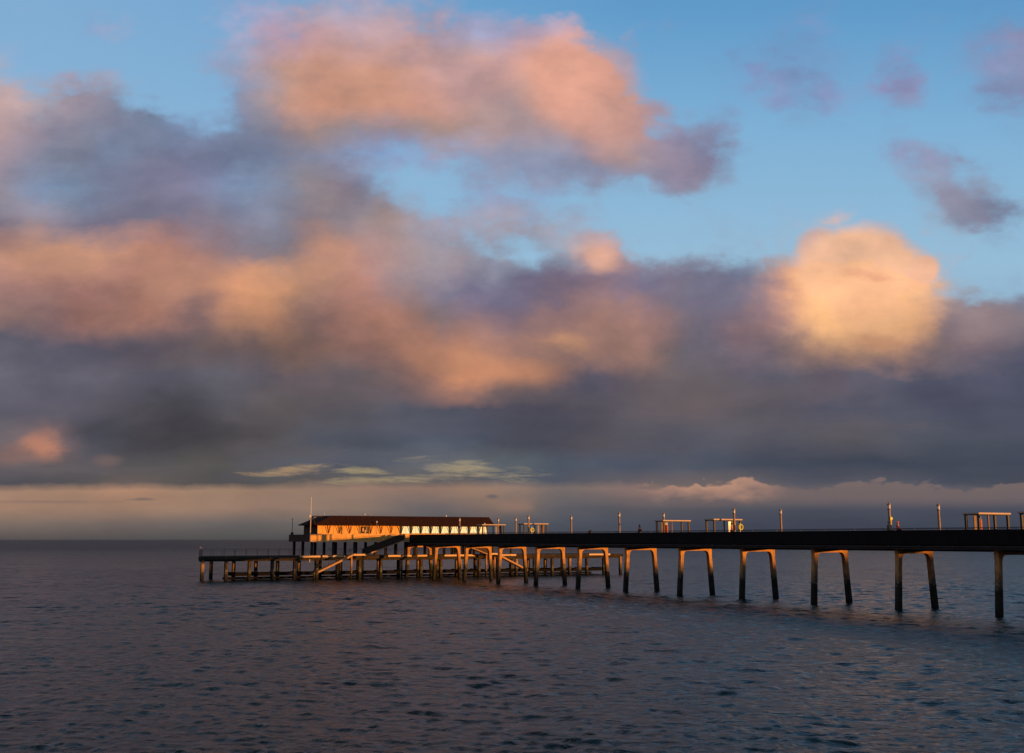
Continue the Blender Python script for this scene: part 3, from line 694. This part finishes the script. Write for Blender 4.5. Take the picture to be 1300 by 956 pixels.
# roof: steep front and end faces, nearly flat top
ez, rz_ = HW + 0.02, HW + 1.78
def rf(x, y, z): return (x, y, z)
e = [(-0.9, -0.75), (LEN + 1.1, -0.75), (LEN + 1.1, DEP + 0.6), (-0.9, DEP + 0.6)]
t_ = [(2.7, 0.55), (LEN - 0.1 + 0.6, 0.55), (LEN - 0.1 + 0.6, DEP - 0.7), (2.7, DEP - 0.7)]
m = MB()
m.add([(x, y, ez) for x, y in e] + [(x, y, ez + 0.16) for x, y in e] + [(x, y, rz_) for x, y in t_],
      [(3, 2, 1, 0), (0, 1, 5, 4), (1, 2, 6, 5), (2, 3, 7, 6), (3, 0, 4, 7), (4, 5, 9, 8), (5, 6, 10, 9), (6, 7, 11, 10), (7, 4, 8, 11), (8, 9, 10, 11)])
rf_o = m.build('roof', M['roofing'], cafe)
m = MB()
for k in range(1, 52):                                      # standing seams
    x = k * 0.70
    if 0.2 < x < LEN: m.tube((max(x, 2.75), 0.50, rz_ - 0.02), (x, -0.76, ez + 0.17), 0.035, n=5)
m.build('roof_seam', M['darkwood'], rf_o)
m = MB()
m.tube((-0.85, -0.7, ez + 0.2), (-0.4, 1.8, rz_ - 0.15), 0.13, n=6); m.tube((-0.75, 3.6, ez + 0.2), (-0.4, 1.6, rz_ - 0.15), 0.13, n=6)
m.tube((-0.4, 1.7, rz_ - 0.15), (3.0, 1.7, rz_ - 0.12), 0.12, n=6)
m.build('gable_strut', M['darkwood'], cafe)
m = MB(); m.lathe(26.2, 0.9, [(0.12, rz_ - 0.1), (0.12, rz_ + 0.28), (0.02, rz_ + 0.3)], 8); m.build('roof_vent', M['white'], cafe)

# ------------------------------------------------------------------ lamp posts
def make_lamp(label):
    t = thing('lamp_post', 0, 0, 0, label, 'lamp post', 'lamp posts along both edges of the pier')
    m = MB(); m.lathe(0, 0, [(0.22, 0), (0.22, 0.25), (0.15, 0.35), (0.14, 1.0), (0.125, 2.75), (0.125, 2.80)], 14); m.build('post', M['post'], t, smooth=False)
    m = MB(); m.lathe(0, 0, [(0.13, 2.80), (0.19, 2.83), (0.19, 2.90), (0.13, 2.93)], 14); m.build('collar', M['post'], t)
    ln = MB().lathe(0, 0, [(0.14, 2.93), (0.145, 3.22), (0.14, 3.25)], 14).build('lantern', M['white'], t)
    m = MB(); m.lathe(0, 0, [(0.14, 3.25), (0.21, 3.28), (0.20, 3.36), (0.07, 3.44), (0.05, 3.56), (0.01, 3.60)], 14); m.build('cap', M['post'], t)
    return t
LAMPS = [(-0.85, 11.9, 'lamp post on near edge of pier with yellow plate, two huddled figures at its foot'),
         (6.0, 11.6, 'lamp post standing alone on far edge of pier, just left of the biggest glazed shelter'),
         (-0.85, 36.1, 'lamp post on near edge of pier rising beside a shelter and a rust-coated person'),
         (6.0, 35.6, 'lamp post standing alone on bare stretch of deck, far edge, right of rust-coated person'),
         (6.0, 59.3, 'lamp post rising behind the roof of the shelter beside the standing maroon-coated person'),
         (-0.85, 60.2, 'lamp post on near edge of pier, just left of the standing dark-coated person'),
         (6.0, 83.4, 'lamp post on far edge of deck between the litter bin and the small shelter'),
         (-0.85, 84.9, 'lamp post with yellow lifebuoy at its foot in front of the small shelter'),
         (6.0, 107.2, 'lamp post rising over the shelter beside the right end of the café roof'),
         (-0.85, 108.5, 'lamp post on near edge of pier in front of the pale café windows'),
         (6.0, 101.0, 'thin lamp post on far edge, between the café and the small shelter')]
l0 = None
for b_, a_, lb in LAMPS:
    if l0 is None: l0 = make_lamp(lb); o = l0
    else: o = dup(l0)
    o.location = W(b_, a_, DECK); o['label'] = lb

# ------------------------------------------------------------------ shelters
def make_shelter(flip, board, label, b_, a_, L=1.5, Wd=4.1):
    t = thing('shelter', b_, a_, DECK, label, 'shelter', 'flat roofed shelters on the pier deck')
    H = 2.12; s = 1 if flip else -1; w, l = Wd / 2, L / 2   # local x = across the pier
    MB().box(-w - 0.15, w + 0.15, -l - 0.15, l + 0.15, H, H + 0.07).build('roof', M['frame'], t)
    MB().box(-w - 0.22, w + 0.22, -l - 0.22, l + 0.22, H + 0.072, H + 0.21).build('roof_edge', M['roofpale'], t)
    for x in (-w, w):
        for y in (-l, l): MB().box(x - 0.10, x + 0.10, y - 0.10, y + 0.10, 0, H - 0.002).build('post', M['frame'], t)
    xm = s * w * 0.36
    for y in (-l, l): MB().box(xm - 0.06, xm + 0.06, y - 0.06, y + 0.06, 0, H - 0.002).build('mullion', M['framelit'], t)
    x0, x1 = sorted((xm + s * 0.07, s * (w - 0.08)))
    MB().box(x0, x1, -0.015, 0.015, 0.3, H - 0.1).build('glass_screen', M['glass'], t)
    MB().box(s * (w * 0.86) - 0.16, s * (w * 0.86) + 0.16, -0.10, -0.04, 0.1, H - 0.05).build('end_board', M['framelit'], t)
    m = MB(); m.box(-w + 0.2, w - 0.2, 0.10, 0.50, 0.42, 0.48)
    for x in (-w + 0.5, 0, w - 0.5): m.box(x - 0.04, x + 0.04, 0.15, 0.45, 0, 0.418)
    m.build('bench', M['framelit'], t)
    if board: MB().box(s * w * 0.55 - 0.24, s * w * 0.55 + 0.24, -0.16, -0.10, 0.55, 1.7).build('red_board', M['red'], t)
    return t
make_shelter(False, True, 'biggest glazed shelter with pale roof edge and a dark red board inside, near right', 2.5, 2.8)
make_shelter(True, False, 'shelter cut off by the right edge of the photo', 2.5, -3.4)
make_shelter(True, False, 'shelter beside the rust-coated person and a tall lamp post', 2.5, 42.2)
make_shelter(False, True, 'shelter with a red board inside, lamp post rising behind its roof', 2.5, 52.6)
make_shelter(True, False, 'small far shelter with a lamp post standing in front of it', 2.5, 89.2)
make_shelter(True, False, 'farthest shelter touching the right end of the café', 2.5, 103.2)

# ------------------------------------------------------------------ smaller things
def lifebuoy(b_, a_, z, label, mt='orange'):
    t = thing('lifebuoy', b_, a_, z, label, 'lifebuoy', 'lifebuoys on the pier rail')
    rings = []
    n = 20
    m = MB(); vs = []; fs = []
    for i in range(n):
        an = 2 * math.pi * i / n; c = Vector((math.cos(an), 0, math.sin(an)))
        for j in range(8):
            bn = 2 * math.pi * j / 8; p = c * (0.30 + 0.075 * math.cos(bn)) + Vector((0, 0.075 * math.sin(bn), 0)); vs.append(p)
    for i in range(n):
        for j in range(8):
            fs.append((i * 8 + j, ((i + 1) % n) * 8 + j, ((i + 1) % n) * 8 + (j + 1) % 8, i * 8 + (j + 1) % 8))
    m.add(vs, fs); m.build('ring', M[mt], t, smooth=True)
    m = MB(); m.box(-0.05, 0.05, 0.09, 0.13, -0.9, 0.45); m.build('bracket', M['yellow'], t)
    return t
lifebuoy(-0.55, 84.3, 8.45, 'yellow lifebuoy on post in front of the small far shelter', 'yellow')
lifebuoy(-0.55, 35.3, 8.45, 'yellow lifebuoy on post right of the rust-coated person', 'yellow')
t = thing('warning_plate', -0.85, 11.66, 9.1, 'round yellow plate fixed on the near lamp post above two people', 'sign')
m = MB(); m.ring([[(0.17 * math.cos(i * math.pi / 8), -0.02 + 0.03 * k, 0.17 * math.sin(i * math.pi / 8)) for i in range(16)] for k in (0, 1)]); m.build('plate', M['yellow'], t)
m = MB(); m.box(-0.03, 0.03, 0.0, 0.03, -0.75, -0.18); m.build('bracket', M['yellow'], t)
t = thing('litter_bin', 0.4, 69.4, DECK, 'small dark litter bin standing alone on the deck behind the rail', 'litter bin')
m = MB(); m.lathe(0, 0, [(0.24, 0), (0.27, 0.8), (0.27, 0.85)], 12); m.build('body', M['frame'], t)
m = MB(); m.lathe(0, 0, [(0.30, 0.852), (0.30, 0.95), (0.12, 1.12), (0.02, 1.15)], 12); m.build('lid', M['frame'], t)
# flagpole and mast
t = thing('flagpole', -20.42, 128.75, 3.0, 'tall thin white flagpole at the left corner of the café deck', 'flagpole')
MB().lathe(0, 0, [(0.09, 0), (0.085, 8.0), (0.085, 8.02)], 10).build('lower_pole', M['cream'], t)
MB().lathe(0, 0, [(0.06, 8.022), (0.045, 11.5), (0.01, 11.55)], 10).build('upper_pole', M['white'], t)
m = MB(); m.tube((-0.25, 0, 8.0), (0.1, 0, 8.0), 0.05, n=6); m.lathe(-0.22, 0, [(0.05, 7.9), (0.13, 8.05), (0.13, 8.25), (0.04, 8.35)], 10); m.build('lamp_bracket', M['white'], t)
t = thing('signal_mast', -19.9, 140.1, 7.9, 'dark thin mast with white globe on far left corner of the upper deck', 'mast')
MB().lathe(0, 0, [(0.06, 0), (0.05, 2.7), (0.03, 2.72)], 8).build('pole', M['frame'], t)
m = MB(); m.lathe(0, 0, [(0.02, 2.70), (0.12, 2.78), (0.16, 2.90), (0.12, 3.02), (0.02, 3.08)], 10); m.build('globe', M['white'], t, smooth=True)
m = MB(); m.box(-0.2, 0.2, -0.2, 0.2, 0.0, 0.45); m.build('base_box', M['frame'], t)
for b_, zt, lb in ((-7.35, 3.1, 'short lamp with white top on café deck, in front of the dark red roof'), (15.2, 2.9, 'short lamp with white top on café deck near the roof right end')):
    t = thing('deck_lamp', b_, 129.5, 7.18, lb, 'lamp', 'short lamps on the café deck')
    MB().lathe(0, 0, [(0.06, 0), (0.04, zt - 0.25), (0.03, zt - 0.24)], 8).build('pole', M['post'], t)
    MB().lathe(0, 0, [(0.03, zt - 0.24), (0.13, zt - 0.18), (0.14, zt), (0.04, zt + 0.1)], 10).build('globe', M['white'], t)

# ------------------------------------------------------------------ gulls
def gull(b_, a_, z, label, rz=0.0):
    t = thing('gull', b_, a_, z, label, 'gull', 'gulls perched on the pier head', rz)
    m = MB(); prof = [(-0.26, 0.22, 0.02), (-0.18, 0.23, 0.06), (-0.05, 0.22, 0.10), (0.08, 0.25, 0.105), (0.16, 0.30, 0.075), (0.20, 0.37, 0.055), (0.235, 0.42, 0.06), (0.28, 0.42, 0.04), (0.31, 0.41, 0.012)]
    m.ring([[(x, r * math.cos(2 * math.pi * i / 10), z_ + r * 1.1 * math.sin(2 * math.pi * i / 10)) for i in range(10)] for x, z_, r in prof])
    o = m.build('gull_body', M['gull'], t, smooth=True)
    for s in (-1, 1):
        m = MB(); m.ring([[(x, s * (0.06 + r * 0.5) + 0.02 * math.cos(2 * math.pi * i / 8), 0.25 + r * math.sin(2 * math.pi * i / 8)) for i in range(8)] for x, r in ((-0.38, 0.01), (-0.2, 0.05), (0.0, 0.085), (0.10, 0.05))])
        m.build('wing', M['gullgrey'], t, smooth=True)
        m = MB(); m.tube((0.02, s * 0.035, 0.0), (0.02, s * 0.04, 0.16), 0.008, n=5); m.build('leg', M['orange'], t)
    m = MB(); m.tube((0.30, 0, 0.41), (0.38, 0, 0.40), 0.018, 0.006, n=6); m.build('beak', M['yellow'], t)
    return t
ROOFZ = 7.18 + HW + 1.78
gull(-8.95, 131.6, ROOFZ, 'left of two white gulls side by side on the café roof', 0.4)
gull(-7.95, 131.6, ROOFZ, 'right of two white gulls side by side on the café roof', 2.6)
gull(-16.9, 131.5, ROOFZ, 'white gull alone at the left end of the café roof', 1.0)
gull(-39.9, 128.4, 5.31, 'white gull on the railing at the far left tip of the lower deck', 2.0)

# ------------------------------------------------------------------ people
def skinned(name, joints, edges, mt, parent, sub=1):
    me = bpy.data.meshes.new(name); me.from_pydata([j[:3] for j in joints], edges, []); me.update()
    o = bpy.data.objects.new(name, me); COL.objects.link(o); o.parent = parent
    sk = o.modifiers.new('skin', 'SKIN'); sk.use_smooth_shade = True
    for v, j in zip(me.skin_vertices[0].data, joints):
        v.radius = (j[3], j[4] if len(j) > 4 else j[3]); v.use_root = False
    me.skin_vertices[0].data[0].use_root = True
    ss = o.modifiers.new('smooth', 'SUBSURF'); ss.levels = sub; ss.render_levels = sub
    me.materials.append(mt)
    return o
def person(b_, a_, z, label, coat, rz=0.0, seated=False, lean=0.0, hood=None):
    t = thing('person', b_, a_, z, label, 'person', None, rz)
    hip = 0.50 if seated else 0.92
    f = 1 if seated else 0
    d = -0.93 + hip if False else 0
    up = hip
    tor = [(0, 0, up, .15, .12), (0, -0.02 - lean * .3, up + .22, .14, .11), (0, -0.03 - lean * .7, up + .42, .17, .12), (0, -0.02 - lean, up + .54, .06, .06),
           (0, -0.04 - lean * 1.1, up + .63, .085, .095), (0, -0.05 - lean * 1.15, up + .74, .085, .10), (0, -0.05 - lean * 1.15, up + .81, .05, .06)]
    J = list(tor); E_ = [(i, i + 1) for i in range(6)]
    for s in (-1, 1):
        k = len(J)
        sh = (s * .20, -0.03 - lean * .8, up + .47)
        J += [(sh[0], sh[1], sh[2], .06), (s * .25, -0.02 - lean * .8, up + .20, .048), (s * .20, -0.24 - lean * .8, up + .10, .036), (s * .17, -0.33 - lean * .8, up + .11, .035, .02)]
        E_ += [(2, k), (k, k + 1), (k + 1, k + 2), (k + 2, k + 3)]
        k = len(J)
        if seated: J += [(s * .10, -0.06, up - .02, .09), (s * .11, -0.46, up + .0, .065), (s * .11, -0.50, 0.08, .045), (s * .11, -0.64, 0.04, .04, .03)]
        else: J += [(s * .10, 0, up - .08, .09), (s * .11, 0.0, .48, .06), (s * .11, 0.03, .08, .042), (s * .11, -0.12, 0.04, .045, .03)]
        E_ += [(0, k), (k, k + 1), (k + 1, k + 2), (k + 2, k + 3)]
    skinned('body', J, E_, M['skin'], t)
    # coat over torso and arms
    g_ = 0.022
    C_ = [(0, 0, up - .14, .17, .14), (0, 0, up, .16, .13)] + [(j[0], j[1], j[2], j[3] + g_, j[4] + g_) for j in tor[1:3]] + [(0, tor[3][1], tor[3][2] - .02, .09, .09)]
    CE = [(i, i + 1) for i in range(4)]
    for s in (-1, 1):
        k = len(C_)
        C_ += [(s * .20, -0.03 - lean * .8, up + .47, .08), (s * .25, -0.02 - lean * .8, up + .20, .068), (s * .205, -0.22 - lean * .8, up + .11, .05)]
        CE += [(3, k), (k, k + 1), (k + 1, k + 2)]
    skinned('coat', C_, CE, coat, t)
    # trousers
    T_ = [(0, 0, up - .02, .155, .125)]; TE = []
    for s in (-1, 1):
        k = len(T_)
        if seated: T_ += [(s * .10, -0.08, up - .02, .105), (s * .11, -0.45, up, .082), (s * .11, -0.49, 0.14, .062)]
        else: T_ += [(s * .10, 0, up - .10, .105), (s * .11, 0, .48, .078), (s * .11, 0.02, .13, .062)]
        TE += [(0, k), (k, k + 1), (k + 1, k + 2)]
    skinned('trousers', T_, TE, M['trousers'], t)
    hx, hy, hz = tor[5][:3]
    m = MB(); r = .118
    m.ring([[(rr * math.cos(2 * math.pi * i / 10), hy + 0.035 + rr * math.sin(2 * math.pi * i / 10), hz + zz) for i in range(10)] for zz, rr in ((-.10, .095), (-.02, .118), (.06, .112), (.11, .07), (.125, .02))])
    m.build('hood' if hood else 'hair', hood or M['hair'], t, smooth=True)
    m = MB(); m.ring([[(.018 * math.cos(2 * math.pi * i / 6) * k_, hy - .105 - d_, hz - .03 + .022 * k_ * math.sin(2 * math.pi * i / 6)) for i in range(6)] for d_, k_ in ((0, 1.2), (.03, .4))]); m.build('nose', M['skin'], t)
    return t
person(0.3, 57.1, DECK, 'standing person in a dark maroon coat on the deck, near a lamp post', M['maroon'], 0.5)
person(-0.35, 56.0, DECK + 0.15, 'seated person in a dark coat leaning towards the rail, beside the standing one', M['navy'], -1.2, True, 0.08)
person(-0.45, 12.5, DECK + 0.28, 'hunched seated person in a dark coat at the foot of the near lamp post', M['navy'], 1.2, True, 0.05, M['navy'])
person(-0.35, 11.35, DECK + 0.28, 'seated person in a red hood facing the sun beside the near lamp post', M['maroon'], 0.4, True, 0.0, M['orange'])
person(-0.2, 37.4, DECK, 'standing person in a rust-orange coat between shelter and lamp post', M['rust'], 0.6)

# ------------------------------------------------------------------ the shore behind the camera, with an unseen terrace added to shade the first trestles
m = MB(); n_ = 41
prof = [(-57.0, -1.6), (-66.0, 1.3), (-74.0, 3.6), (-79.0, 5.0), (-86.0, 5.2), (-240.0, 5.6)]
vs = []; fs = []
for i in range(n_):
    x = -300 + i * 15.0
    for a_, z_ in prof: vs.append((x, a_ + math.sin(x * 0.045) * 1.2, z_))
for i in range(n_ - 1):
    for j in range(len(prof) - 1):
        k = i * len(prof) + j; fs.append((k, k + 1, k + len(prof) + 1, k + len(prof)))
o = m.add(vs, fs).build('beach', M['shingle']); o.location = (P0[0], P0[1], 0); o.rotation_euler = (0, 0, HEAD); o['kind'] = 'structure'
ter = thing('shading_terrace', 52, -92, 5.2, 'unseen terrace of pale seafront houses behind the beach, shading the first trestles', 'terrace')
xx = 0.0; random.seed(5)
m = MB()
while xx < 118:
    w_ = random.choice((6.5, 7.5, 9.0)); h_ = 4.6 + random.uniform(-0.3, 0.3); rd = 2.05 + random.uniform(-0.35, 0.25)
    MB().box(xx, xx + w_ - 0.02, -9, 0, 0, h_).build('wall', M['brick'], ter)
    MB().add([(xx, -9.3, h_), (xx + w_ - 0.02, -9.3, h_), (xx + w_ - 0.02, 0.3, h_), (xx, 0.3, h_), (xx, -4.5, h_ + rd), (xx + w_ - 0.02, -4.5, h_ + rd)],
             [(0, 1, 5, 4), (3, 4, 5, 2), (0, 4, 3), (1, 2, 5), (0, 3, 2, 1)]).build('roof', M['roofing'], ter)
    MB().box(xx + 0.3, xx + 1.2, -4.9, -4.1, h_ + rd - 0.6, h_ + rd + 0.9).build('chimney', M['brick'], ter)
    for q in (0.3, 0.7):
        MB().box(xx + w_ * q - 0.5, xx + w_ * q + 0.5, 0.0, 0.06, 2.9, 4.1).build('window', M['white'], ter)
    MB().box(xx + w_ * 0.5 - 0.45, xx + w_ * 0.5 + 0.45, 0.0, 0.06, 0.0, 2.1).build('door', M['maroon'], ter)
    xx += w_
